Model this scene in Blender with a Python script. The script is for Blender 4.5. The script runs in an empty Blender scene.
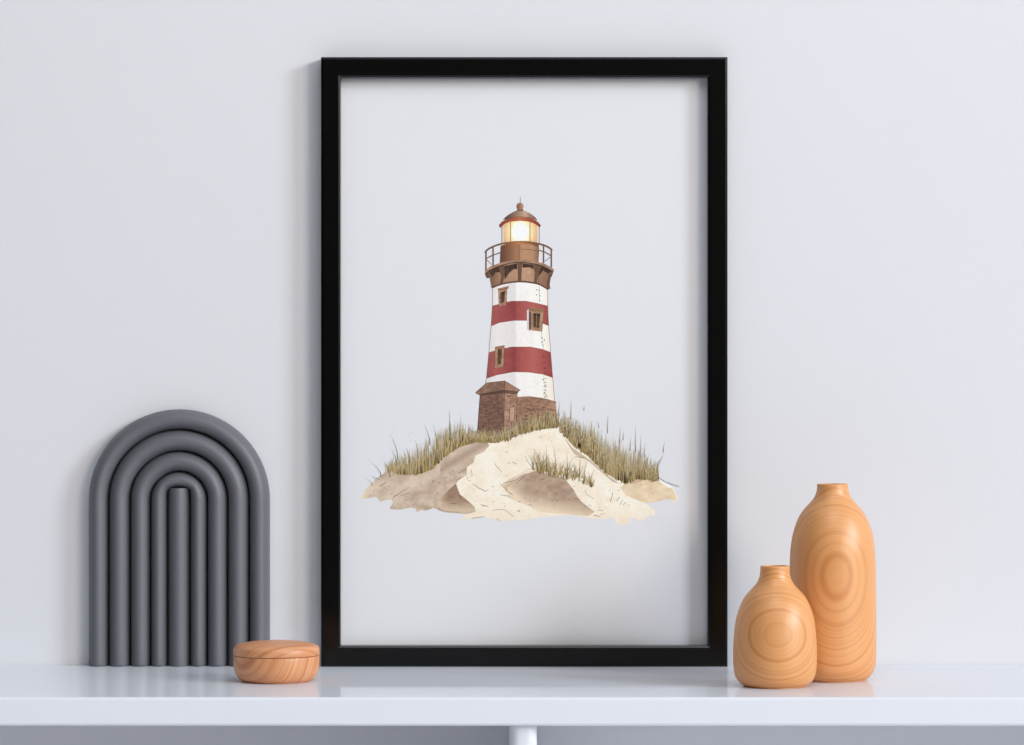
import bpy, bmesh, math, random
from mathutils import Vector
from mathutils.geometry import delaunay_2d_cdt

# ------------------------------------------------------------------ scale
S = 0.00125            # metres per unit; a unit is one photo pixel at the wall plane
F = 3300.0             # camera to wall, in units (also focal length in pixels)
CZ = 1.15              # camera height
PI = math.pi
ZS = CZ - 292.5 * S    # height of the table top

C = bpy.context.scene.collection

# ------------------------------------------------------------------ camera
cam_d = bpy.data.cameras.new('camera')
cam_d.sensor_width = 36.0
cam_d.lens = 36.0 * F / 1024.0
cam_d.clip_end = 60
cam = bpy.data.objects.new('camera', cam_d)
C.objects.link(cam)
cam.location = (0, -F * S, CZ)
cam.rotation_euler = (PI / 2, 0, 0)
bpy.context.scene.camera = cam

# ------------------------------------------------------------------ light
world = bpy.data.worlds.new('world')
bpy.context.scene.world = world
world.use_nodes = True
wn, wl = world.node_tree.nodes, world.node_tree.links
bg = wn['Background']
# soft room light: brighter from above and from the window side (right)
wtc = wn.new('ShaderNodeTexCoord')
wdot = wn.new('ShaderNodeVectorMath')
wdot.operation = 'DOT_PRODUCT'
wdot.inputs[1].default_value = (0.09, 0.0, 0.38)
wadd = wn.new('ShaderNodeMath')
wadd.operation = 'ADD'
wadd.use_clamp = True
wadd.inputs[1].default_value = 0.07
wl.new(wtc.outputs['Generated'], wdot.inputs[0])
wl.new(wdot.outputs['Value'], wadd.inputs[0])
wl.new(wadd.outputs[0], bg.inputs['Strength'])
bg.inputs[0].default_value = (0.87, 0.925, 1.0, 1)


def area(name, loc, target, sx, sy, power, color):
    d = bpy.data.lights.new(name, 'AREA')
    d.shape = 'RECTANGLE'
    d.size, d.size_y = sx, sy
    d.energy = power
    d.color = color
    o = bpy.data.objects.new(name, d)
    C.objects.link(o)
    o.location = loc
    o.rotation_euler = (Vector(target) - Vector(loc)).to_track_quat('-Z', 'Y').to_euler()
    return o


area('window_daylight', (10.66, -6.09, 5.37), (0, 0, 1.1), 2.8, 3.5, 928, (0.81, 0.915, 1.0))
area('warm_daylight', (7.87, -9.83, 4.34), (0, 0, 1.1), 3.5, 3.0, 548, (1.0, 0.875, 0.765))
area('overhead_fill', (0.3, -2.1, 3.6), (0.1, -0.2, 0.8), 1.6, 1.6, 24, (0.95, 0.96, 1.0))  # added overhead light, no fixture: lifts the table top and frame chamfers

vs = bpy.context.scene.view_settings
vs.view_transform = 'Standard'
vs.look = 'None'
vs.gamma = 1.0
vs.use_curve_mapping = False
vs.exposure = 0.07


# ------------------------------------------------------------------ helpers
def lin(c):
    c = c / 255.0
    return c / 12.92 if c <= 0.04045 else ((c + 0.055) / 1.055) ** 2.4


def rgb(r, g, b, k=1.0):
    return (lin(r) * k, lin(g) * k, lin(b) * k, 1.0)


def new_mat(name, color=(0.8, 0.8, 0.8, 1), rough=0.5, spec=0.5):
    m = bpy.data.materials.new(name)
    m.use_nodes = True
    p = m.node_tree.nodes['Principled BSDF']
    p.inputs['Base Color'].default_value = color
    p.inputs['Roughness'].default_value = rough
    p.inputs['Specular IOR Level'].default_value = spec
    return m, m.node_tree, p


def add_bump(nt, p, scale, strength, dist=0.001, detail=3):
    tc = nt.nodes.new('ShaderNodeTexCoord')
    n = nt.nodes.new('ShaderNodeTexNoise')
    n.inputs['Scale'].default_value = scale
    n.inputs['Detail'].default_value = detail
    b = nt.nodes.new('ShaderNodeBump')
    b.inputs['Strength'].default_value = strength
    b.inputs['Distance'].default_value = dist
    nt.links.new(tc.outputs['Object'], n.inputs['Vector'])
    nt.links.new(n.outputs['Fac'], b.inputs['Height'])
    nt.links.new(b.outputs['Normal'], p.inputs['Normal'])
    return n


def vary(nt, p, noise, c0, c1):
    r = nt.nodes.new('ShaderNodeValToRGB')
    r.color_ramp.elements[0].position = 0.35
    r.color_ramp.elements[1].position = 0.65
    r.color_ramp.elements[0].color = c0
    r.color_ramp.elements[1].color = c1
    nt.links.new(noise.outputs['Fac'], r.inputs['Fac'])
    nt.links.new(r.outputs['Color'], p.inputs['Base Color'])


def obj(name, bm, mat, parent=None, loc=(0, 0, 0), smooth=True, angle=40, weighted=False):
    me = bpy.data.meshes.new(name)
    bmesh.ops.recalc_face_normals(bm, faces=bm.faces[:])
    bm.to_mesh(me)
    bm.free()
    me.materials.append(mat)
    if smooth:
        for f in me.polygons:
            f.use_smooth = True
        try:
            me.set_sharp_from_angle(angle=math.radians(angle))
        except Exception:
            pass
    o = bpy.data.objects.new(name, me)
    C.objects.link(o)
    o.location = loc
    if parent:
        o.parent = parent
    if weighted:
        wnm = o.modifiers.new('weighted_normal', 'WEIGHTED_NORMAL')
        wnm.weight = 100
        wnm.keep_sharp = True
    return o


def thing(name, label, cat, loc=(0, 0, 0), group=None):
    o = bpy.data.objects.new(name, None)
    C.objects.link(o)
    o.empty_display_size = 0.02
    o.location = loc
    return tag(o, label, cat, group)


def tag(o, label, cat, group=None):
    o['label'] = label
    o['category'] = cat
    if group:
        o['group'] = group
    return o


def box_bm(x0, x1, y0, y1, z0, z1, bevel=0.0, seg=3):
    bm = bmesh.new()
    v = [bm.verts.new(p) for p in ((x0, y0, z0), (x1, y0, z0), (x1, y1, z0), (x0, y1, z0),
                                   (x0, y0, z1), (x1, y0, z1), (x1, y1, z1), (x0, y1, z1))]
    for f in ((0, 1, 2, 3), (4, 5, 6, 7), (0, 1, 5, 4), (1, 2, 6, 5), (2, 3, 7, 6), (3, 0, 4, 7)):
        bm.faces.new([v[i] for i in f])
    if bevel:
        bmesh.ops.bevel(bm, geom=bm.edges[:], offset=bevel, segments=seg, profile=0.5, affect='EDGES')
    return bm


def spline(pts, n=6):
    """Catmull-Rom through pts; a point given as (r, z, 1) is a hard corner."""
    out = []
    k = len(pts)
    for i in range(k - 1):
        p1, p2 = pts[i], pts[i + 1]
        p0 = pts[i - 1] if i > 0 and len(p1) == 2 else p1
        p3 = pts[i + 2] if i + 2 < k and len(p2) == 2 else p2
        for j in range(n):
            t = j / n
            q = []
            for a in (0, 1):
                q.append(0.5 * (2 * p1[a] + (p2[a] - p0[a]) * t
                                + (2 * p0[a] - 5 * p1[a] + 4 * p2[a] - p3[a]) * t * t
                                + (3 * p1[a] - p0[a] - 3 * p2[a] + p3[a]) * t ** 3))
            out.append(tuple(q))
    out.append((pts[-1][0], pts[-1][1]))
    return out


def lathe_bm(prof, seg=96, sx=1.0, sy=1.0):
    bm = bmesh.new()
    rings = []
    for r, z in prof:
        if r < 1e-7:
            rings.append([bm.verts.new((0, 0, z))])
        else:
            rings.append([bm.verts.new((r * sx * math.cos(2 * PI * i / seg), r * sy * math.sin(2 * PI * i / seg), z))
                          for i in range(seg)])
    for a, b in zip(rings, rings[1:]):
        for i in range(seg):
            j = (i + 1) % seg
            if len(a) == 1 and len(b) == 1:
                continue
            if len(a) == 1:
                bm.faces.new((a[0], b[i], b[j]))
            elif len(b) == 1:
                bm.faces.new((a[i], a[j], b[0]))
            else:
                bm.faces.new((a[i], a[j], b[j], b[i]))
    return bm


def pix(px, py, d):
    """Photo pixel -> world point on the plane d units in front of the wall."""
    k = (F - d) / F * S
    return Vector(((px - 512) * k, -d * S, CZ - (py - 372.5) * k))


# ------------------------------------------------------------------ materials
M = {}
m, nt, p = new_mat('wall_paint', rgb(236, 236, 240), 0.75, 0.25)
n = add_bump(nt, p, 160, 0.05, 0.0008)
M['wall'] = m
n2 = nt.nodes.new('ShaderNodeTexNoise')
n2.inputs['Scale'].default_value = 2.2
vary(nt, p, n2, rgb(223, 224, 228), rgb(225, 226, 229))

m, nt, p = new_mat('floor_concrete', rgb(190, 170, 150), 0.5, 0.4)
n = add_bump(nt, p, 12, 0.1)
vary(nt, p, n, rgb(226, 225, 230), rgb(236, 235, 239))
M['floor'] = m

m, nt, p = new_mat('white_lacquer', rgb(227, 230, 237), 0.04, 0.5)
p.inputs['IOR'].default_value = 1.065
M['lacquer'] = m

m, nt, p = new_mat('black_satin', rgb(5, 4, 3), 0.2, 0.36)
add_bump(nt, p, 400, 0.02, 0.0004)
M['black'] = m

m, nt, p = new_mat('charcoal_ceramic', rgb(84, 85, 91), 0.52, 0.6)
n = add_bump(nt, p, 500, 0.02, 0.0004)
vary(nt, p, n, rgb(99, 100, 106), rgb(103, 104, 110))
M['charcoal'] = m

m, nt, p = new_mat('print_paper', rgb(227, 228, 231), 0.8, 0.2)
add_bump(nt, p, 900, 0.02, 0.0002)
M['paper'] = m

m, nt, p = new_mat('printed_ink', (1, 1, 1, 1), 0.8, 0.2)
at = nt.nodes.new('ShaderNodeAttribute')
at.attribute_name = 'ink'
tc = nt.nodes.new('ShaderNodeTexCoord')
nz = nt.nodes.new('ShaderNodeTexNoise')
nz.inputs['Scale'].default_value = 420
nz.inputs['Detail'].default_value = 4
mr = nt.nodes.new('ShaderNodeMapRange')
mr.inputs['From Min'].default_value = 0.3
mr.inputs['From Max'].default_value = 0.7
mr.inputs['To Min'].default_value = 0.95
mr.inputs['To Max'].default_value = 1.03
mx = nt.nodes.new('ShaderNodeVectorMath')
mx.operation = 'SCALE'
nt.links.new(tc.outputs['Object'], nz.inputs['Vector'])
nt.links.new(nz.outputs['Fac'], mr.inputs['Value'])
nt.links.new(at.outputs['Color'], mx.inputs[0])
nt.links.new(mr.outputs['Result'], mx.inputs['Scale'])
nt.links.new(mx.outputs['Vector'], p.inputs['Base Color'])
M['ink'] = m


def wood(name, zc, curv, pitch, stops, warp=0.25, rough=0.42, tilt=(0.0, 0.0), phase=0.0, fine=0.10, wscale=14):
    """Solid growth rings: layers across the depth of the block, bowed about height zc (object space, metres)."""
    m, nt, p = new_mat(name, (0.6, 0.35, 0.15, 1), rough, 0.75)
    N, L = nt.nodes, nt.links

    def mth(op, a, b=None):
        k = N.new('ShaderNodeMath')
        k.operation = op
        for i, v in enumerate((a, b)):
            if v is None:
                continue
            if isinstance(v, (int, float)):
                k.inputs[i].default_value = v
            else:
                L.new(v, k.inputs[i])
        return k.outputs[0]
    tc = N.new('ShaderNodeTexCoord')
    sep = N.new('ShaderNodeSeparateXYZ')
    L.new(tc.outputs['Object'], sep.inputs[0])
    nz = N.new('ShaderNodeTexNoise')
    nz.inputs['Scale'].default_value = wscale
    nz.inputs['Detail'].default_value = 2
    L.new(tc.outputs['Object'], nz.inputs['Vector'])
    dz = mth('SUBTRACT', sep.outputs['Z'], zc)
    g = mth('ADD', sep.outputs['Y'], mth('MULTIPLY', mth('MULTIPLY', dz, dz), curv))
    g = mth('ADD', g, mth('ADD', mth('MULTIPLY', sep.outputs['X'], tilt[0]), mth('MULTIPLY', dz, tilt[1])))
    g = mth('ADD', mth('DIVIDE', g, pitch), phase)
    g = mth('ADD', g, mth('MULTIPLY', mth('SUBTRACT', nz.outputs['Fac'], 0.5), warp * 2))
    band = N.new('ShaderNodeTexNoise')       # irregular growth rings
    band.noise_dimensions = '1D'
    band.inputs['Scale'].default_value = 1.0
    band.inputs['Detail'].default_value = 1.5
    L.new(g, band.inputs['W'])
    fr = band.outputs['Fac']
    wv = N.new('ShaderNodeTexNoise')         # thin pores running with the layers
    wv.noise_dimensions = '1D'
    wv.inputs['Scale'].default_value = 5.0
    wv.inputs['Detail'].default_value = 2
    L.new(g, wv.inputs['W'])
    ramp = N.new('ShaderNodeValToRGB')
    el = ramp.color_ramp.elements
    for i, (pos, col) in enumerate(stops):
        e = el[i] if i < 2 else el.new(pos)
        e.position = pos
        e.color = col
    L.new(fr, ramp.inputs['Fac'])
    k = mth('ADD', mth('MULTIPLY', mth('SUBTRACT', wv.outputs['Fac'], 0.5), fine * 2), 1.0)
    sc = N.new('ShaderNodeVectorMath')
    sc.operation = 'SCALE'
    L.new(ramp.outputs['Color'], sc.inputs[0])
    L.new(k, sc.inputs['Scale'])
    L.new(sc.outputs['Vector'], p.inputs['Base Color'])
    return m


def ringstops(a, b, c):
    return [(0.30, c), (0.42, b), (0.52, a), (0.70, a)]


M['vase_tall'] = wood('turned_wood_tall', 136 * S * 0.951 * 0.80, 5.3e-3 / S, 3.4 * S,
                      ringstops(rgb(224, 159, 98), rgb(216, 149, 88), rgb(206, 136, 75)), warp=0.22, fine=0.05)
M['vase_small'] = wood('turned_wood_small', 58 * S * 0.934, 1.5e-2 / S, 3.6 * S,
                       ringstops(rgb(224, 159, 98), rgb(216, 149, 88), rgb(206, 136, 75)), warp=0.25, phase=7.3, fine=0.05)
M['box_wood'] = wood('box_wood', 0, 0.5, 6 * S,
                     [(0.30, rgb(192, 120, 72)), (0.45, rgb(208, 140, 92)), (0.58, rgb(219, 157, 110)), (0.75, rgb(214, 150, 102))],
                     warp=0.35, tilt=(1.1, -0.5), fine=0.14, wscale=18)
M['lid_wood'] = wood('lid_wood', 0, 0.5, 7 * S,
                     [(0.30, rgb(192, 120, 72)), (0.45, rgb(208, 140, 92)), (0.58, rgb(219, 157, 110)), (0.75, rgb(214, 150, 102))],
                     warp=0.45, tilt=(-0.8, 1.4), fine=0.12, phase=4.4, wscale=18)

# ------------------------------------------------------------------ the setting
w = obj('wall_back', box_bm(-4, 4, 0, 0.12, 0, 2.8), M['wall'], smooth=False)
w['kind'] = 'structure'
w = obj('floor', box_bm(-4, 4, -6, 0.12, -0.1, 0), M['floor'], smooth=False)
w['kind'] = 'structure'

# ------------------------------------------------------------------ console table
TD = 329               # depth of the top in units
TH = 26                # thickness
t = thing('console_table', 'long glossy white console table standing against the wall', 'table', (0, -TD * S / 2, 0))
ty = TD * S / 2
obj('tabletop', box_bm(-1.25, 1.25, -ty, ty - 0.0005, ZS - TH * S, ZS, 3.2 * S, 4), M['lacquer'], t, weighted=True)
lx = pix(523, 730, 322).x
obj('leg', box_bm(lx - 12.6 * S, lx + 12.6 * S, -ty + 8 * S, ty - 0.001, 0.0, ZS - (TH - 14) * S, 10 * S, 6), M['lacquer'], t, weighted=True)
for sx in (-1.2, 1.2):
    for y in (-ty + 0.04, ty - 0.04):
        obj('leg', box_bm(sx - 0.016, sx + 0.016, y - 0.016, y + 0.016, 0.0, ZS - TH * S, 0.004, 3), M['lacquer'], t, weighted=True)

# ------------------------------------------------------------------ picture frame
FD = 20                # front of the moulding
a = pix(321, 57, FD)
b = pix(727.6, 667, FD)
ia = pix(340.2, 77.2, FD)
ib = pix(708.0, 646.0, FD)
b.z = ZS
fr = thing('picture_frame', 'tall thin black picture frame with a lighthouse print, standing upright on the white table', 'picture frame',
           (0, 0, ZS))


def frame_bm():
    bm = bmesh.new()
    x0, x1, z0, z1 = a.x, b.x, b.z - ZS, a.z - ZS
    u0, u1, v0, v1 = ia.x, ib.x, ib.z - ZS, ia.z - ZS
    bv = 2.2 * S
    yf, yb = -FD * S, -1.0 * S

    def loop(X0, X1, Z0, Z1, y):
        return [bm.verts.new(q) for q in ((X0, y, Z0), (X1, y, Z0), (X1, y, Z1), (X0, y, Z1))]
    loops = []
    loops.append(loop(x0, x1, z0, z1, yb))
    loops.append(loop(x0, x1, z0, z1, yf + 1.2 * S))       # slim chamfers on both rims
    loops.append(loop(x0 + bv, x1 - bv, z0 + bv, z1 - bv, yf))
    ib_ = 1.8 * S
    loops.append(loop(u0 - ib_, u1 + ib_, v0 - ib_, v1 + ib_, yf))
    loops.append(loop(u0, u1, v0, v1, yf + 0.9 * S))
    loops.append(loop(u0, u1, v0, v1, -7.0 * S))
    loops.append(loop(u0, u1, v0, v1, yb))
    k = len(loops)
    for i in range(k):
        A, B = loops[i], loops[(i + 1) % k]
        for j in range(4):
            j2 = (j + 1) % 4
            bm.faces.new((A[j], A[j2], B[j2], B[j]))
    return bm


obj('moulding', frame_bm(), M['black'], fr, smooth=False)
PD = 7.0               # print plane
pr = obj('art_print', box_bm(ia.x + 0.0002, ib.x - 0.0002, -PD * S, -1.0 * S, ib.z - ZS + 0.0002, ia.z - ZS - 0.0002), M['paper'], fr, smooth=False)
pr['label'] = 'white paper print of a lighthouse on a sand dune'

# ------------------------------------------------------------------ the printed lighthouse
rnd = random.Random(11)
LV, LF, LC = [], [], []
layer = [0]


def Z1(X, Y): return (470 + X / 7.45, 190 + Y / 7.45)


def Z2(X, Y): return (470 + X / 7.45, 270 + Y / 7.45)


def Z3(X, Y): return (470 + X / 7.45, 350 + Y / 7.45)


def Z4(X, Y): return (355 + X / 5.73, 400 + Y / 5.73)


def Z5(X, Y): return (515 + X / 5.73, 400 + Y / 5.73)


def mix(c, d, t):
    t = max(0.0, min(1.0, t))
    return tuple(c[i] + (d[i] - c[i]) * t for i in range(3))


def grad(stops, t):
    if t <= stops[0][0]:
        return stops[0][1]
    for (t0, c0), (t1, c1) in zip(stops, stops[1:]):
        if t <= t1:
            return mix(c0, c1, (t - t0) / (t1 - t0))
    return stops[-1][1]


def vnoise(x, y, s=0):
    xi, yi = math.floor(x), math.floor(y)
    fx, fy = x - xi, y - yi
    fx, fy = fx * fx * (3 - 2 * fx), fy * fy * (3 - 2 * fy)

    def h(i, j):
        q = math.sin(i * 127.1 + j * 311.7 + s * 74.7) * 43758.5453
        return q - math.floor(q)
    return ((h(xi, yi) * (1 - fx) + h(xi + 1, yi) * fx) * (1 - fy)
            + (h(xi, yi + 1) * (1 - fx) + h(xi + 1, yi + 1) * fx) * fy)


def put(pt, col, lay):
    LV.append((pt[0], pt[1], lay))
    LC.append(col)
    return len(LV) - 1


def poly(pts, col, step=1.6, curve=False):
    """Filled shape; col is a colour or f(x, y) in photo pixels."""
    if not hold[0]:
        layer[0] += 1
    fn = col if callable(col) else (lambda x, y: col)
    out = []
    k = len(pts)
    for i in range(k):
        p, q = pts[i], pts[(i + 1) % k]
        L = math.hypot(q[0] - p[0], q[1] - p[1])
        m_ = max(1, int(L / step))
        for j in range(m_):
            out.append((p[0] + (q[0] - p[0]) * j / m_, p[1] + (q[1] - p[1]) * j / m_))
    nb = len(out)
    x0, x1 = min(p[0] for p in out), max(p[0] for p in out)
    y0, y1 = min(p[1] for p in out), max(p[1] for p in out)

    def inside(x, y):
        c = False
        for i in range(nb):
            (ax, ay), (bx, by) = out[i], out[i - 1]
            if (ay > y) != (by > y) and x < (bx - ax) * (y - ay) / (by - ay) + ax:
                c = not c
        return c
    ins = []
    yy = y0 + step * 0.5
    row = 0
    while yy < y1:
        xx = x0 + step * (0.5 if row % 2 else 0.25)
        while xx < x1:
            if inside(xx, yy):
                ins.append((xx, yy))
            xx += step
        yy += step * 0.87
        row += 1
    vs_ = [Vector(p) for p in out + ins]
    ed = [(i, (i + 1) % nb) for i in range(nb)]
    r = delaunay_2d_cdt(vs_, ed, [list(range(nb))], 1, 1e-4)
    base = len(LV)
    for v in r[0]:
        put((v.x, v.y), fn(v.x, v.y), layer[0])
    for f in r[2]:
        LF.append([base + i for i in f])


hold = [False]           # while set, marks that do not overlap share one layer


def stroke(pts, w, col, taper=False):
    if not hold[0]:
        layer[0] += 1
    k = len(pts)
    prev = None
    for i, (x, y) in enumerate(pts):
        a_, b_ = pts[max(0, i - 1)], pts[min(k - 1, i + 1)]
        dx, dy = b_[0] - a_[0], b_[1] - a_[1]
        L = math.hypot(dx, dy) or 1
        ww = w * 0.5
        if taper:
            ww *= max(0.12, 1 - i / (k - 1))
        nx, ny = -dy / L * ww, dx / L * ww
        c = col(x, y) if callable(col) else col
        cur = (put((x + nx, y + ny), c, layer[0]), put((x - nx, y - ny), c, layer[0]))
        if prev:
            LF.append([prev[0], cur[0], cur[1], prev[1]])
        prev = cur


def sm(pts, n=5):
    return spline([tuple(q) for q in pts], n)


def disc(c, r, col, n=14, ry=None):
    poly([(c[0] + r * math.cos(2 * PI * i / n), c[1] + (ry or r) * math.sin(2 * PI * i / n)) for i in range(n)], col, step=1.0)


def blade(x, y, h, lean, w, c0, c1, lay=None):
    if lay is None:
        layer[0] += 1
        lay = layer[0]
    prev = None
    for i in range(5):
        t_ = i / 4
        xx = x + lean * t_ * t_
        yy = y - h * t_
        ww = w * 0.5 * (1 - t_ * 0.92)
        c = mix(c0, c1, t_)
        cur = (put((xx - ww, yy), c, lay), put((xx + ww, yy), c, lay))
        if prev:
            LF.append([prev[0], prev[1], cur[1], cur[0]])
        prev = cur


INK = (70, 55, 48)

# ---- sand
sand = [Z4(*q) for q in ((35, 565), (60, 512), (110, 465), (170, 420), (240, 396), (340, 350), (500, 290), (640, 235), (760, 228),
                         (840, 236), (917, 216))] + \
       [Z5(*q) for q in ((60, 190), (130, 170), (190, 158), (250, 162), (285, 168), (350, 230), (450, 300), (540, 380), (630, 440),
                         (700, 436), (812, 446), (870, 478), (912, 506), (920, 540), (936, 560), (915, 588), (895, 574), (878, 564),
                         (850, 572), (800, 587), (745, 590), (770, 612), (806, 635), (801, 662), (772, 660), (745, 680), (718, 696),
                         (680, 674), (660, 680), (656, 715), (628, 712), (600, 718), (570, 690), (545, 668), (525, 682), (440, 680),
                         (400, 670), (300, 660), (200, 668), (100, 680), (40, 690))] + \
       [Z4(*q) for q in ((900, 690), (830, 692), (740, 672), (680, 680), (590, 686), (640, 666), (597, 650), (540, 646), (500, 640),
                         (450, 618), (410, 634), (380, 628), (352, 644), (350, 625), (320, 615), (265, 628), (200, 626), (215, 592),
                         (222, 570), (180, 572), (145, 582), (120, 553), (60, 566))]


def sandcol(x, y):
    n_ = vnoise(x * 0.10, y * 0.16, 1) * 0.6 + vnoise(x * 0.35, y * 0.4, 2) * 0.4
    c = mix((240, 222, 192), (252, 243, 226), n_)
    ridge = math.exp(-((x - (489 + (y - 450) * 0.1)) / 9.0) ** 2) * (1 if y < 490 else 0.4)
    c = mix(c, (252, 243, 227), ridge * 0.7)
    c = mix(c, (254, 247, 233), max(0, min(0.8, (x - 585) / 25)) * vnoise(x * 0.12, y * 0.2, 12))
    e = max(0, (y - 508) / 14)
    return mix(c, (240, 222, 192), e * 0.6)


poly(sand, sandcol, step=1.4)

leftsand = [Z4(*q) for q in ((35, 565), (60, 512), (110, 465), (170, 420), (240, 396), (340, 350), (500, 290), (640, 235), (760, 235),
                             (768, 262), (740, 296), (690, 318), (678, 360), (642, 384), (640, 430), (590, 462), (578, 486),
                             (600, 540), (650, 580), (685, 612), (692, 640), (640, 655), (597, 650), (540, 646), (500, 640), (450, 618),
                             (410, 634), (380, 628), (352, 644), (350, 625), (320, 615), (265, 628), (200, 626), (215, 592), (222, 570),
                             (180, 572), (145, 582), (120, 553), (60, 566))]


def leftcol(x, y):
    n_ = vnoise(x * 0.09 + y * 0.06, y * 0.16 - x * 0.05, 3) * 0.65 + vnoise(x * 0.4, y * 0.4, 4) * 0.35
    c = mix((178, 150, 126), (230, 210, 187), n_)
    band = math.exp(-(((y - 470) + (x - 440) * 0.55) / 9.0) ** 2)
    c = mix(c, (220, 199, 176), band * 0.6)
    c = mix(c, (238, 216, 184), max(0, (376 - x) / 14))
    edge = math.exp(-(((y - 452) + (x - 470) * 0.6) / 5.0) ** 2) if x > 440 else 0
    return mix(c, (160, 130, 108), edge * 0.6)


poly(leftsand, leftcol, step=1.3)
poly([Z4(*q) for q in ((486, 570), (540, 512), (578, 478), (600, 540), (650, 580), (685, 612), (692, 640), (640, 642), (520, 634), (470, 610))],
     lambda x, y: mix(mix((150, 118, 94), (176, 146, 120), vnoise(x * .3, y * .3, 5)), (212, 188, 160), max(0, (y - 500) / 10) + max(0, (448 - x) / 10)), step=1.4)
# centre hollow and the shaded dune face
poly([Z4(*q) for q in ((845, 482), (880, 455), (930, 430), (990, 385), (1030, 400), (1020, 560), (960, 556), (900, 545), (862, 520))],
     lambda x, y: mix((196, 168, 140), (240, 222, 194), abs(y - 486) / 12 + max(0, (512 - x) / 14) - 0.1), step=1.6)
poly([Z5(*q) for q in ((-40, 500), (20, 448), (60, 425), (110, 408), (180, 420), (240, 440), (290, 448), (302, 472), (335, 512), (352, 545),
                       (378, 580), (410, 605), (455, 640), (420, 664), (340, 660), (240, 650), (140, 640), (60, 600), (-40, 560))],
     lambda x, y: mix(mix((166, 138, 116), (194, 166, 142), vnoise(x * .22, y * .3, 6)), (234, 212, 182),
                      max(0, (y - 490 - (x - 530) * 0.22) / 16) + max(0, (526 - x) / 22)), step=1.6)
# right skirt
poly([Z5(*q) for q in ((600, 500), (640, 478), (700, 446), (760, 452), (812, 452), (905, 512), (918, 545), (930, 562), (912, 580), (890, 568),
                       (850, 572), (800, 587), (745, 590), (690, 570), (640, 545))],
     lambda x, y: mix((226, 198, 160), (243, 222, 188), vnoise(x * .2, y * .3, 7)), step=1.8)
poly([Z5(*q) for q in ((815, 446), (870, 476), (914, 508), (880, 502), (830, 470))], (254, 250, 244))
poly([Z5(*q) for q in ((655, 446), (700, 440), (735, 462), (700, 474), (665, 484))], (206, 178, 150))
poly([Z5(*q) for q in ((272, 205), (330, 275), (430, 345), (520, 425), (600, 480), (560, 470), (480, 400), (420, 350), (340, 310))],
     lambda x, y: (204, 182, 158), step=1.6)

# ink marks on the sand
marks4 = [((800, 360), (815, 385), (842, 415)), ((675, 480), (710, 505), (752, 525)), ((830, 543), (890, 552)), ((220, 560), (260, 530), (310, 500)),
          ((215, 580), (225, 550), (245, 540)), ((665, 400), (672, 430), (660, 440)), ((640, 440), (650, 465)), ((720, 600), (765, 610)),
          ((140, 495), (185, 470)), ((505, 450), (530, 440)), ((860, 300), (875, 295)), ((545, 592), (580, 592)), ((790, 632), (850, 625), (910, 668)),
          ((810, 675), (830, 692)), ((260, 548), (320, 530)), ((100, 440), (150, 460)), ((110, 460), (150, 435), (175, 415)), ((900, 355), (925, 365)),
          ((670, 678), (740, 668)), ((835, 480), (870, 520), (905, 545)), ((850, 476), (920, 460), (974, 420)), ((590, 420), (640, 395)),
          ((440, 480), (448, 462)), ((105, 528), (112, 522)), ((290, 570), (305, 575)), ((780, 495), (797, 497)), ((935, 580), (950, 585)), ((935, 640), (945, 632))]
marks5 = [((400, 515), (410, 540), (452, 566)), ((545, 585), (555, 555), (560, 530)), ((475, 630), (505, 635)), ((450, 660), (490, 668)),
          ((490, 655), (515, 650)), ((600, 600), (620, 570)), ((580, 580), (600, 555)), ((620, 600), (634, 585)), ((540, 520), (548, 512)),
          ((787, 540), (793, 530)), ((730, 572), (735, 568)), ((140, 215), (155, 210)), ((345, 325), (400, 330)), ((205, 240), (210, 238)),
          ((110, 470), (120, 445)), ((150, 455), (170, 450)), ((210, 580), (235, 560)), ((232, 586), (252, 570)), ((300, 565), (320, 575)),
          ((340, 560), (362, 570)), ((120, 525), (150, 515)), ((180, 500), (200, 490)), ((75, 600), (100, 602)), ((15, 640), (25, 632)),
          ((420, 600), (438, 608)), ((60, 320), (70, 350), (100, 390)), ((5, 478), (60, 430))]
layer[0] += 1
hold[0] = True
for Zf, mk in ((Z4, marks4), (Z5, marks5)):
    for s_ in mk:
        stroke([Zf(*q) for q in s_], rnd.uniform(0.3, 0.5), mix(INK, (140, 118, 98), rnd.random() * 0.7))
for i in range(70):
    x, y = rnd.uniform(385, 655), rnd.uniform(462, 512)
    if 380 < x < 640 and y > 448 + abs(x - 525) * 0.16:
        l_ = rnd.uniform(0.6, 1.8)
        stroke([(x, y), (x + l_, y - l_ * rnd.uniform(-0.3, 0.8))], 0.45, (110, 88, 72))
hold[0] = False

# ---- tower
tower = {
    'w1': ([(168, 138), (230, 110), (300, 97), (375, 92), (450, 97), (520, 114), (578, 146)], [(166, 268), (200, 259), (240, 246), (310, 232), (420, 232), (500, 248), (580, 268)], Z2, Z2),
}


def edge_band(top, bot, Za, Zb, col):
    poly([Za(*q) for q in top] + [Zb(*q) for q in reversed(bot)], col, step=1.2)


def tow(x):              # across the tower, 0 at the left silhouette
    return (x - 490) / 62.0


def whitecol(x, y):
    t_ = tow(x)
    c = grad([(0.0, (222, 216, 216)), (0.12, (236, 230, 228)), (0.40, (226, 219, 218)), (0.43, (247, 242, 238)), (0.8, (252, 248, 240)), (1.0, (246, 236, 216))], t_)
    return mix(c, (232, 224, 214), 0.35 * vnoise(x * .25, y * .12, 8))


def redcol(x, y):
    t_ = tow(x)
    c = grad([(0.0, (156, 80, 76)), (0.10, (168, 84, 80)), (0.40, (142, 60, 60)), (0.43, (162, 74, 70)), (0.7, (188, 98, 90)), (1.0, (152, 66, 64))], t_)
    return mix(c, (196, 96, 88), 0.45 * max(0, vnoise(x * .22, y * .2, 9) - 0.35))


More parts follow.
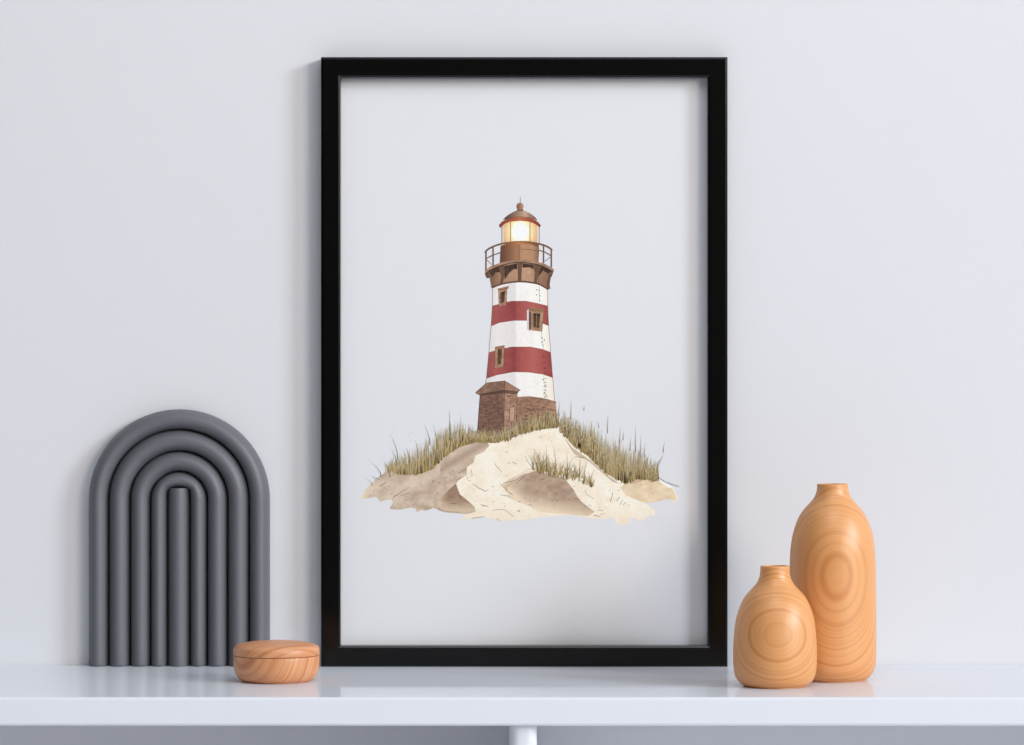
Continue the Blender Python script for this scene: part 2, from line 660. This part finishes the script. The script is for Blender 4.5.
e0 = [(168, 136), (230, 108), (300, 95), (375, 90), (450, 95), (520, 112), (578, 146)]
e1 = [(166, 268), (200, 259), (240, 246), (310, 232), (420, 232), (500, 248), (580, 268)]
e2 = [(157, 418), (220, 392), (330, 376), (440, 376), (540, 396), (586, 416)]
e3 = [(140, 616), (200, 596), (310, 573), (450, 573), (540, 590), (601, 613)]
e4 = [(122, 212), (200, 186), (325, 163), (430, 165), (540, 180), (616, 206)]
e5 = [(112, 330), (345, 350), (440, 346), (540, 358), (630, 382)]
edge_band(e0, e1, Z2, Z2, whitecol)
edge_band(e1, e2, Z2, Z2, redcol)
edge_band(e2, e3, Z2, Z2, whitecol)
edge_band(e3, e4, Z2, Z3, redcol)
edge_band(e4, e5, Z3, Z3, whitecol)
for e, Zf in ((e1, Z2), (e2, Z2), (e3, Z2), (e4, Z3)):
    stroke([Zf(*q) for q in e], 0.35, (150, 80, 76))
LEFT = [Z2(168, 138), Z2(166, 268), Z2(157, 418), Z2(140, 616), Z3(122, 212), Z3(116, 250)]
RIGHT = [Z2(578, 146), Z2(580, 268), Z2(586, 416), Z2(601, 613), Z3(616, 206), Z3(630, 382)]
stroke(LEFT, 0.5, (130, 100, 96))
stroke(RIGHT, 0.5, (140, 104, 94))
layer[0] += 1
hold[0] = True
for Zf, q in ((Z2, ((515, 150), (520, 192), (497, 185), (495, 146), (517, 225), (535, 505), (535, 537), (555, 520), (541, 560), (548, 645), (552, 690), (556, 735))),
              (Z3, ((550, 50), (552, 95), (558, 135), (563, 170), (545, 222), (562, 262), (555, 318), (572, 345), (556, 350)))):
    for d_ in q:
        disc(Zf(*d_), 0.62, (70, 52, 48), 7)
for k in range(5):
    stroke([Z3(545, 215 + k * 28), Z3(575, 212 + k * 30)], 0.4, (140, 120, 112))
stroke([Z2(515, 120), Z2(519, 240)], 0.35, (150, 135, 128))
stroke([Z2(532, 460), Z2(548, 590)], 0.35, (150, 135, 128))
stroke([Z3(548, 180), Z3(566, 380)], 0.35, (175, 160, 150))
hold[0] = False


def stone(c0, c1, s):
    return lambda x, y: mix(c0, c1, 0.6 * vnoise(x * .35, y * .9, s) + 0.4 * vnoise(x * .8, y * 1.5, s + 1))


poly([Z3(*q) for q in ((340, 350), (440, 344), (540, 357), (638, 381), (646, 470), (652, 556), (480, 578), (330, 622))],
     lambda x, y: mix(stone((122, 86, 68), (192, 148, 118), 20)(x, y), (196, 150, 116), max(0, (x - 540) / 24)), step=1.1)
layer[0] += 1
hold[0] = True
for i in range(90):
    X, Y = rnd.uniform(350, 625), rnd.uniform(365, 560)
    stroke([Z3(X, Y), Z3(X + rnd.uniform(12, 45), Y + rnd.uniform(-2, 6))], 0.4, (100, 68, 54))
hold[0] = False
poly([Z3(*q) for q in ((75, 330), (252, 305), (252, 630), (150, 645), (52, 620))], stone((92, 64, 54), (152, 112, 92), 22), step=1.1)
poly([Z3(*q) for q in ((250, 305), (352, 312), (345, 560), (252, 630))], stone((134, 94, 74), (208, 164, 136), 24), step=1.1)
layer[0] += 1
hold[0] = True
for i in range(60):
    X, Y = rnd.uniform(80, 235), rnd.uniform(345, 610)
    stroke([Z3(X, Y), Z3(X + rnd.uniform(8, 25), Y - rnd.uniform(0, 4))], 0.4, (80, 55, 46))
for i in range(46):
    X, Y = rnd.uniform(256, 330), rnd.uniform(325, 590)
    stroke([Z3(X, Y), Z3(X + rnd.uniform(6, 20), Y + rnd.uniform(-3, 6))], 0.45, (96, 62, 50))
hold[0] = False
poly([Z3(*q) for q in ((295, 430), (335, 424), (330, 520), (296, 530))], (196, 152, 126))
stroke([Z3(*q) for q in ((295, 530), (295, 430), (335, 424), (331, 520))], 0.5, (90, 60, 48))
poly([Z3(*q) for q in ((62, 318), (255, 296), (255, 318), (75, 342))], (92, 66, 56))
poly([Z3(*q) for q in ((250, 296), (370, 300), (348, 330), (252, 322))], (112, 80, 66))
poly([Z3(*q) for q in ((40, 318), (125, 245), (258, 230), (258, 298), (62, 332))],
     lambda x, y: mix((120, 88, 72), (160, 122, 100), vnoise(x * .4, y * .5, 26)), step=1.2)
poly([Z3(*q) for q in ((257, 230), (376, 300), (350, 312), (257, 298))], lambda x, y: mix((176, 134, 108), (150, 110, 90), vnoise(x * .4, y * .4, 27)))
for s_ in (((40, 318), (125, 245), (258, 230), (376, 300), (350, 312), (257, 299), (62, 333), (40, 318)), ((257, 232), (252, 625)), ((352, 312), (345, 540)), ((75, 335), (54, 615))):
    stroke([Z3(*q) for q in s_], 0.5, (72, 50, 42))


# windows
def win(Zf, outer, inner, lintel):
    poly([Zf(*q) for q in outer], lambda x, y: mix((150, 110, 84), (196, 154, 120), vnoise(x * .6, y * .5, 30)), step=1.0)
    poly([Zf(*q) for q in inner], lambda x, y: mix((60, 42, 34), (112, 80, 58), vnoise(x * .7, y * .5, 31)), step=1.0)
    if lintel:
        poly([Zf(*q) for q in lintel], (160, 114, 84))
    stroke([Zf(*q) for q in outer + outer[:1]], 0.4, (84, 58, 46))


win(Z2, [(212, 150), (276, 138), (270, 262), (216, 272)], [(226, 165), (262, 158), (256, 236), (226, 248)], [(203, 140), (288, 119), (290, 138), (212, 156)])
poly([Z2(*q) for q in ((424, 300), (440, 290), (445, 460), (424, 440))], (214, 206, 208))
win(Z2, [(440, 296), (552, 300), (536, 458), (440, 446)], [(472, 322), (524, 325), (516, 432), (472, 426)], [(436, 292), (458, 278), (556, 288), (552, 316), (446, 312)])
poly([Z2(*q) for q in ((440, 312), (456, 314), (456, 436), (442, 444))], (104, 76, 60))
poly([Z2(*q) for q in ((474, 324), (522, 328), (520, 344), (474, 340))], (52, 38, 34))
stroke([Z2(496, 330), Z2(494, 428)], 0.6, (150, 120, 100))
win(Z2, [(188, 574), (256, 561), (250, 722), (184, 732)], [(206, 592), (238, 586), (232, 698), (204, 706)], [(186, 574), (258, 560), (256, 582), (188, 592)])

# ---- lantern gallery
glow = Z1(375, 312)


def corbel(x, y):
    t_ = (x - 487) / 66.0
    c = grad([(0, (104, 74, 58)), (0.2, (170, 128, 98)), (0.6, (206, 164, 128)), (0.85, (160, 118, 92)), (1.0, (128, 92, 72))], t_)
    return mix(c, (110, 78, 60), 0.25 * vnoise(x * .5, y * .4, 40))


poly([Z1(*q) for q in ((112, 605), (150, 595), (220, 565), (375, 538), (540, 562), (622, 600), (612, 640), (596, 660), (590, 700), (595, 735), (578, 744),
                       (520, 708), (450, 692), (375, 686), (300, 690), (230, 704), (165, 732), (158, 690), (150, 655), (125, 655))], corbel, step=1.0)
DK = (84, 58, 46)
for q in (((255, 566), (352, 546), (352, 590), (325, 590), (290, 620), (258, 668)), ((388, 546), (470, 555), (472, 590), (440, 575), (392, 580)),
          ((130, 600), (215, 572), (222, 610), (190, 615), (165, 650), (150, 620)), ((500, 600), (540, 565), (616, 602), (585, 625), (545, 600), (515, 640))):
    poly([Z1(*p_) for p_ in q], lambda x, y: mix((52, 36, 30), (92, 66, 52), vnoise(x * .6, y * .6, 41)), step=1.0)
for q in (((216, 566), (248, 560), (262, 605), (252, 650), (242, 694), (226, 698), (234, 640), (220, 600)), ((355, 543), (386, 543), (380, 682), (356, 682)),
          ((468, 560), (536, 562), (506, 640), (494, 694), (478, 692), (484, 625)), ((585, 640), (622, 604), (600, 655), (592, 705), (597, 735), (580, 740), (570, 690))):
    poly([Z1(*p_) for p_ in q], (112, 80, 62))
    stroke([Z1(*p_) for p_ in q], 0.4, DK)
stroke([Z1(*q) for q in sm([(163, 728), (230, 702), (300, 688), (375, 682), (450, 688), (520, 704), (582, 740)])], 1.7, (106, 72, 58))
stroke([Z1(*q) for q in ((112, 625), (125, 655), (150, 655), (160, 728))], 0.5, DK)
stroke([Z1(*q) for q in ((515, 600), (512, 695))], 0.7, (96, 66, 52))

drum = lambda x, y: mix(grad([(0, (96, 62, 46)), (0.25, (140, 94, 66)), (0.6, (196, 146, 106)), (0.85, (190, 142, 106)), (1, (138, 98, 74))], (x - 500) / 39.0), (130, 92, 70), 0.2 * vnoise(x * .5, y * .5, 42))
poly([Z1(*q) for q in ((228, 415), (300, 393), (375, 384), (450, 388), (512, 405), (516, 440), (510, 536), (370, 530), (222, 545))], drum, step=1.0)
stroke([Z1(365, 390), Z1(365, 522)], 0.6, (96, 64, 50))
stroke([Z1(375, 440), Z1(450, 444), Z1(514, 456)], 0.5, (110, 76, 58))
poly([Z1(*q) for q in ((228, 415), (300, 393), (375, 384), (450, 388), (512, 405), (512, 425), (450, 405), (375, 402), (300, 410), (228, 432))], lambda x, y: mix((120, 72, 44), (206, 128, 66), 1 - abs(x - 521) / 18))
poly([Z1(*q) for q in [(112, 598), (150, 570), (230, 540), (310, 524), (375, 519), (450, 523), (540, 543), (600, 572), (627, 592)] +
      [(622, 612), (540, 568), (450, 547), (375, 541), (300, 546), (220, 568), (150, 598), (112, 628)]],
     lambda x, y: mix((140, 104, 82), (190, 150, 120), vnoise(x * .4, y * .8, 43)), step=1.0)
stroke([Z1(*q) for q in sm([(112, 628), (150, 598), (220, 568), (300, 546), (375, 541), (450, 547), (540, 568), (622, 612)])], 1.0, (70, 50, 40))


def glass(x, y):
    r = math.hypot((x - glow[0]) / 1.0, (y - glow[1]) / 1.15)
    c = grad([(0, (255, 255, 250)), (7.5, (255, 252, 236)), (10.5, (255, 234, 178)), (14, (246, 204, 142)), (18, (226, 176, 128))], r)
    return c


poly([Z1(*q) for q in ((236, 276), (262, 250), (300, 236), (375, 228), (450, 234), (490, 250), (517, 276), (516, 396), (450, 388), (375, 382), (300, 390), (238, 402))], glass, step=0.8)
poly([Z1(*q) for q in ((236, 276), (248, 266), (250, 398), (238, 402))], (222, 218, 218))
poly([Z1(*q) for q in ((500, 268), (517, 276), (516, 396), (502, 392))], (232, 222, 210))
for x_ in (238, 302, 447, 515):
    stroke([Z1(x_, 238 if 290 < x_ < 460 else 268), Z1(x_, 396)], 0.8, (160, 112, 66) if 290 < x_ < 460 else (140, 112, 92))
poly([Z1(*q) for q in ((246, 222), (262, 204), (285, 185), (320, 165), (352, 150), (394, 150), (430, 165), (465, 185), (488, 205), (500, 222), (440, 214), (375, 208), (310, 214))],
     lambda x, y: mix(grad([(0, (80, 58, 50)), (0.3, (134, 102, 86)), (0.65, (204, 168, 140)), (1, (124, 84, 66))], (x - 503) / 34.0), (130, 100, 84), 0.15 * vnoise(x * .5, y * .5, 44)), step=1.0)
poly([Z1(*q) for q in ((215, 262), (236, 238), (262, 222), (310, 207), (375, 201), (440, 207), (490, 226), (512, 244), (528, 264), (518, 282), (500, 262), (470, 246), (440, 236), (375, 229), (300, 236), (262, 250), (240, 268), (225, 284))],
     lambda x, y: mix((132, 56, 42), (190, 100, 66), 1 - abs(x - 520) / 20 + 0.2 * vnoise(x * .6, y * .6, 45)), step=0.9)
stroke([Z1(*q) for q in sm([(246, 222), (310, 206), (375, 200), (440, 206), (500, 224)])], 0.4, (96, 50, 40))
stroke([Z1(440, 168), Z1(447, 236)], 0.4, (120, 80, 60))
poly([Z1(*q) for q in ((352, 140), (394, 140), (398, 156), (350, 156))], (120, 82, 64))
disc(Z1(373, 122), 27 / 7.45, lambda x, y: mix((128, 82, 62), (190, 140, 108), (x - Z1(350, 0)[0]) / 5.5), 18)
stroke([Z1(375, 50), Z1(375, 100)], 0.5, (120, 116, 120))

RAIL = (116, 84, 68)
stroke([Z1(*q) for q in sm([(112, 468), (130, 445), (165, 425), (230, 402), (310, 390), (375, 386), (450, 390), (540, 408), (590, 430), (612, 450)])], 1.8, lambda x, y: mix(RAIL, (176, 110, 70), 1 - abs(x - 520) / 18))
stroke([Z1(*q) for q in sm([(118, 512), (170, 486), (230, 465)])], 1.1, RAIL)
stroke([Z1(*q) for q in sm([(515, 450), (560, 464), (606, 492)])], 1.1, RAIL)
for x_, y0_, y1_ in ((119, 462, 596), (172, 424, 562), (548, 412, 545), (606, 445, 575)):
    stroke([Z1(x_, y0_), Z1(x_, y1_)], 1.5, RAIL)
stroke([Z1(125, 520), Z1(160, 555)], 0.6, RAIL)
stroke([Z1(605, 495), Z1(556, 532)], 0.6, RAIL)

# ---- grass, blade by blade
PAL = [(146, 122, 72), (170, 140, 86), (192, 158, 102), (212, 182, 128), (120, 104, 64), (176, 152, 110), (198, 158, 96)]
TIP = [(204, 188, 138), (180, 166, 116), (222, 202, 150), (160, 152, 114)]


def clump(base, count, hmin, hmax, Zf, lean=6, jit=10, dense=True, profile=None):
    seglen = [math.hypot(base[i + 1][0] - base[i][0], base[i + 1][1] - base[i][1]) for i in range(len(base) - 1)]
    tot = sum(seglen)
    items = []
    for _ in range(count):
        d_ = rnd.uniform(0, tot)
        i = 0
        while i < len(seglen) - 1 and d_ > seglen[i]:
            d_ -= seglen[i]
            i += 1
        t_ = d_ / seglen[i]
        X = base[i][0] + (base[i + 1][0] - base[i][0]) * t_ + rnd.uniform(-jit, jit)
        Y = base[i][1] + (base[i + 1][1] - base[i][1]) * t_ + rnd.uniform(-jit * 2.6, jit * 0.6)
        k = profile((X - base[0][0]) / (base[-1][0] - base[0][0])) if profile else 1
        items.append((Y, X, rnd.uniform(hmin, hmax) * k))
    items.sort()
    lay0 = layer[0] + 1
    layer[0] += 60
    for i, (Y, X, h) in enumerate(items):
        x, y = Zf(X, Y)
        sc_ = Zf(1, 0)[0] - Zf(0, 0)[0]
        c0 = rnd.choice(PAL)
        blade(x, y, h * sc_, rnd.gauss(0, lean) * sc_ * 2, rnd.uniform(0.6, 1.05), mix(c0, (84, 72, 42), 0.4 * rnd.random()), mix(rnd.choice(TIP), (226, 222, 210), 0.3) if rnd.random() < 0.65 else c0,
              lay0 + i * 59 // count)


def under(pts, Zf, col):
    poly([Zf(*q) for q in pts], lambda x, y: mix(col, (170, 146, 84), vnoise(x * .9, y * .25, 50)), step=1.2)


under([(230, 418), (270, 395), (330, 380), (430, 325), (520, 272), (620, 236), (700, 225), (830, 228), (830, 245), (700, 240), (600, 270), (500, 330), (440, 400), (350, 430), (290, 400)], Z4, (132, 118, 62))
clump([(185, 415), (260, 425), (350, 428), (440, 395), (500, 330), (600, 268), (680, 240)], 560, 50, 135, Z4, profile=lambda t_: 0.35 + 0.95 * math.sin(PI * min(1, max(0, t_ * 0.85 + 0.04))))
clump([(640, 240), (700, 240), (760, 232), (840, 242), (900, 230)], 110, 25, 60, Z4, jit=6)
for x_, y_, h_, l_ in ((245, 300, 110, -34), (430, 220, 90, -28), (470, 230, 100, -20), (548, 190, 140, -8), (600, 180, 105, 8), (200, 400, 70, -38), (150, 400, 60, -60), (540, 190, 120, 4), (360, 290, 60, -10), (310, 330, 60, -12), (100, 450, 8, -40), (240, 330, 60, -30)):
    x, y = Z4(x_, y_ + 40)
    blade(x, y, (h_ + 40) / 5.73, l_ / 5.73 * 1.4, 0.8, (120, 112, 66), (150, 140, 100))
under([(60, 660), (150, 668), (250, 650), (330, 600), (440, 560), (560, 540), (660, 550), (660, 575), (480, 598), (330, 640), (180, 690), (60, 690)], Z3, (136, 118, 66))
clump([(-10, 670), (90, 680), (180, 690), (330, 645), (480, 602), (580, 582), (665, 580)], 330, 45, 130, Z3, lean=8, jit=12, profile=lambda t_: 0.5 + 0.6 * max(0, min(1, t_ * 1.4)))
under([(265, 180), (285, 150), (340, 190), (440, 250), (520, 330), (600, 390), (700, 410), (790, 440), (810, 465), (700, 445), (640, 480), (520, 420), (430, 330), (330, 255)], Z5, (144, 124, 66))
clump([(268, 178), (330, 250), (430, 322), (520, 415), (640, 478), (700, 446), (812, 468)], 760, 70, 190, Z5, lean=7, jit=13, profile=lambda t_: grad([(0, (0.6, 0, 0)), (0.35, (1.0, 0, 0)), (0.6, (1.15, 0, 0)), (1, (0.5, 0, 0))], t_)[0])
for x_, y_, h_, l_ in ((530, 190, 110, 4), (600, 250, 100, 6), (690, 300, 150, 2), (718, 330, 130, 6), (740, 330, 90, 10), (815, 420, 120, 50), (810, 410, 95, 40), (660, 290, 80, 4), (480, 160, 40, -6), (320, 110, 110, 4), (285, 150, 90, 4), (250, 90, 85, 8), (800, 400, 50, 20), (850, 300, 60, 8), (395, 60, 30, 3), (620, 230, 50, 2)):
    x, y = Z5(x_, y_)
    blade(x, y, h_ / 5.73, l_ / 5.73, 0.75, (130, 120, 72), (150, 142, 104))
stroke([Z5(*q) for q in ((818, 440), (860, 470), (940, 496))], 0.5, (120, 110, 96))
clump([(105, 412), (170, 420), (230, 445), (300, 450), (370, 465), (445, 500)], 150, 40, 110, Z5, lean=12, jit=9, profile=lambda t_: 1.15 - 0.5 * t_)
for x_, y_, h_, l_ in ((110, 400, 110, -55), (150, 400, 120, -45), (180, 410, 160, 0), (235, 420, 170, -16), (300, 440, 150, -2), (370, 450, 140, 8), (395, 470, 130, 20), (430, 495, 100, 26), (440, 500, 50, 20), (300, 440, 120, 40), (130, 405, 90, -30)):
    x, y = Z5(x_, y_)
    blade(x, y, h_ / 5.73, l_ / 5.73, 0.8, (104, 94, 56), (150, 138, 92))
layer[0] += 1
hold[0] = True
for i in range(26):
    x = rnd.uniform(392, 650)
    y = 440 + abs(x - 520) * 0.12 - rnd.uniform(6, 28)
    if x < 470 or x > 560:
        disc((x, y), 0.28, (172, 166, 150), 6, ry=0.6)
hold[0] = False

# mesh of the whole illustration, laid on the paper sheet
kp = (F - PD) / F * S
me = bpy.data.meshes.new('lighthouse_illustration')
eps = 1.2e-6
me.from_pydata([((x - 512) * kp, -PD * S - 0.00006 - lay * eps, CZ - (y - 372.5) * kp - ZS) for x, y, lay in LV], [], LF)
ca = me.color_attributes.new('ink', 'FLOAT_COLOR', 'POINT')
buf = []
for c in LC:
    g_ = (c[0] * 0.3 + c[1] * 0.59 + c[2] * 0.11)
    q = [v + (g_ - v) * 0.10 for v in c]
    buf.extend([min(0.97, lin(v) * 1.04) for v in q] + [1.0])
ca.data.foreach_set('color', buf)
me.materials.append(M['ink'])
# all faces look out of the paper
bm = bmesh.new()
bm.from_mesh(me)
bm.normal_update()
bmesh.ops.reverse_faces(bm, faces=[f for f in bm.faces if f.normal.y > 0])
bm.to_mesh(me)
bm.free()
il = bpy.data.objects.new('lighthouse_illustration', me)
C.objects.link(il)
il.parent = pr
il['label'] = 'printed red and white striped lighthouse on a grassy dune'

# ------------------------------------------------------------------ nested arches
AC = pix(179.6, 499.6, 3)
ar = thing('arch_sculpture', 'matte charcoal sculpture of nested round-tube arches standing left of the picture frame', 'sculpture', (AC.x, -3.2 * S, ZS))
AH = (AC.z - ZS)
AK = (F - 3) / F * S
TB = 18.0 * S


def arch_bm(ro, ri, square=False):
    bm = bmesh.new()
    secs = []

    def inner(th):
        c, s_ = math.cos(th), math.sin(th)
        if not square:
            return (ri * c, ri * s_)
        r = (abs(c) ** 5 + abs(s_) ** 5) ** (-1 / 5)
        return (ri * c * r, ri * s_ * r)
    for (h, k) in ((0.0, 0.93), (1.2 * S, 0.985), (3 * S, 1.0)):
        secs.append(((ro, h - AH), (ri, h - AH), k))
    for i in range(1, 10):
        z = 3 * S + (AH - 3 * S) * i / 10 - AH
        secs.append(((ro, z), (ri, z), 1.0))
    for i in range(49):
        th = PI * i / 48
        o_ = (ro * math.cos(th), ro * math.sin(th))
        secs.append((o_, inner(th), 1.0))
    for i in range(9, 0, -1):
        z = 3 * S + (AH - 3 * S) * i / 10 - AH
        secs.append(((-ro, z), (-ri, z), 1.0))
    for (h, k) in ((3 * S, 1.0), (1.2 * S, 0.985), (0.0, 0.93)):
        secs.append(((-ro, h - AH), (-ri, h - AH), k))
    rings = []
    seg = 28
    for o_, i_, k in secs:
        cx, cz = (o_[0] + i_[0]) / 2, (o_[1] + i_[1]) / 2
        dx, dz = (o_[0] - i_[0]) / 2 * k, (o_[1] - i_[1]) / 2 * k
        rings.append([bm.verts.new((cx + dx * math.cos(2 * PI * q / seg), -(TB if q < seg / 2 else 2.4 * S) * k * math.sin(2 * PI * q / seg), cz + dz * math.cos(2 * PI * q / seg) + AH)) for q in range(seg)])
    for A, B in zip(rings, rings[1:]):
        for q in range(seg):
            q2 = (q + 1) % seg
            bm.faces.new((A[q], A[q2], B[q2], B[q]))
    bm.faces.new(rings[0])
    bm.faces.new(rings[-1])
    return bm


g_ = 0.15
for ro, ri, sq in ((90.4, 70.2, False), (70.0, 48.7, False), (48.5, 28.3, False), (28.1, 11.4, True)):
    obj('arch', arch_bm(ro * AK, ri * AK, sq), M['charcoal'], ar)
hb = AH + 10.8 * AK
bar = spline([(0, 0, 1), (10.2 * AK, 0, 1), (10.8 * AK, 1.2 * AK), (11.0 * AK, 4 * AK), (11.0 * AK, hb * 0.5), (11.0 * AK, hb - 6 * AK),
              (10.4 * AK, hb - 2.6 * AK), (8.6 * AK, hb - 0.7 * AK), (6 * AK, hb), (0, hb)], 5)
pb = lathe_bm(bar, 48, 1.0, TB / (11.0 * AK))
for v in pb.verts:
    if v.co.y > 0:
        v.co.y *= 2.4 * S / TB
obj('centre_post', pb, M['charcoal'], ar)

# ------------------------------------------------------------------ lidded box
bd = 171
bk = (F - bd) / F * S
bx = pix(276.5, 681, bd)
tb = thing('trinket_box', 'small round lidded wooden box in front of the charcoal arches', 'box', (bx.x, bx.y, ZS))


def U(pts, k):
    return [(q[0] * k, q[1] * k) + tuple(q[2:]) for q in pts]


body = U([(0, 0.0), (30, 0.0), (34, 0.5), (38.5, 3.6), (41.6, 9), (42.8, 15), (43.0, 21), (42.8, 25.2), (42.4, 25.8, 1), (40.5, 25.9, 1), (40.0, 25.9, 1), (39.0, 8, 1), (0, 6, 1)], bk)
obj('box_body', lathe_bm(spline(body, 5)), M['box_wood'], tb)
lid = U([(0, 26.0, 1), (40.6, 26.0, 1), (42.4, 26.3, 1), (43.1, 27.0), (43.1, 30.5), (42.3, 33.8), (39.2, 36.2), (32, 38.2), (20, 39.7), (8, 40.3), (0, 40.4)], bk)
obj('lid', lathe_bm(spline(lid, 5)), M['lid_wood'], tb)

# ------------------------------------------------------------------ vases
GR = 'turned wooden vases right of the frame'


def vase(px, d, prof, mat, label, wall=1.3):
    k = (F - d) / F * S
    x = pix(px, 0, d).x
    pts = U(prof, k)
    outer = spline(pts, 6)
    top = outer[-1]
    inn = [(max(0.0, r - wall * k * (1 if z > 8 * k else 2)), z) for r, z in outer if z > 5 * k]
    inn.reverse()
    lip = [(top[0] - 0.35 * k, top[1] + 0.35 * k), (top[0] - wall * k + 0.35 * k, top[1] + 0.35 * k)]
    full = outer + lip + inn + [(0.0, inn[-1][1])]
    o = obj('wooden_vase', lathe_bm(full, 112), mat, None, (x, -d * S, ZS), angle=50)
    tag(o, label, 'vase', GR)
    return o


# (radius, height) in photo pixels at the vase's own depth
vase(832.6, 157, [(0, 0, 1), (30, 0), (33.5, 1.0), (38.0, 4.5), (41.6, 10.5), (43.2, 18), (43.5, 30), (43.5, 60), (43.3, 90), (42.9, 112), (42.2, 129),
                  (40.4, 142.5), (37.4, 153.5), (33.6, 162.8), (29.3, 169.5), (24.6, 174.8), (19.8, 180.3), (17.0, 185.4), (15.7, 190.5), (15.4, 195.4)],
     M['vase_tall'], 'taller of the two turned wooden vases, behind the squat one')
vase(775.0, 222, [(0, 0, 1), (28, 0), (31.5, 0.9), (36.4, 4.4), (40.0, 10.5), (41.6, 20), (41.9, 32), (41.5, 45), (40.0, 62), (37.4, 73.5), (33.8, 83),
                  (29.2, 90.8), (23.6, 97), (18.6, 102.8), (15.9, 108.5), (14.9, 113.5), (14.6, 120.0)],
     M['vase_small'], 'squat smaller turned wooden vase in front of the taller one')
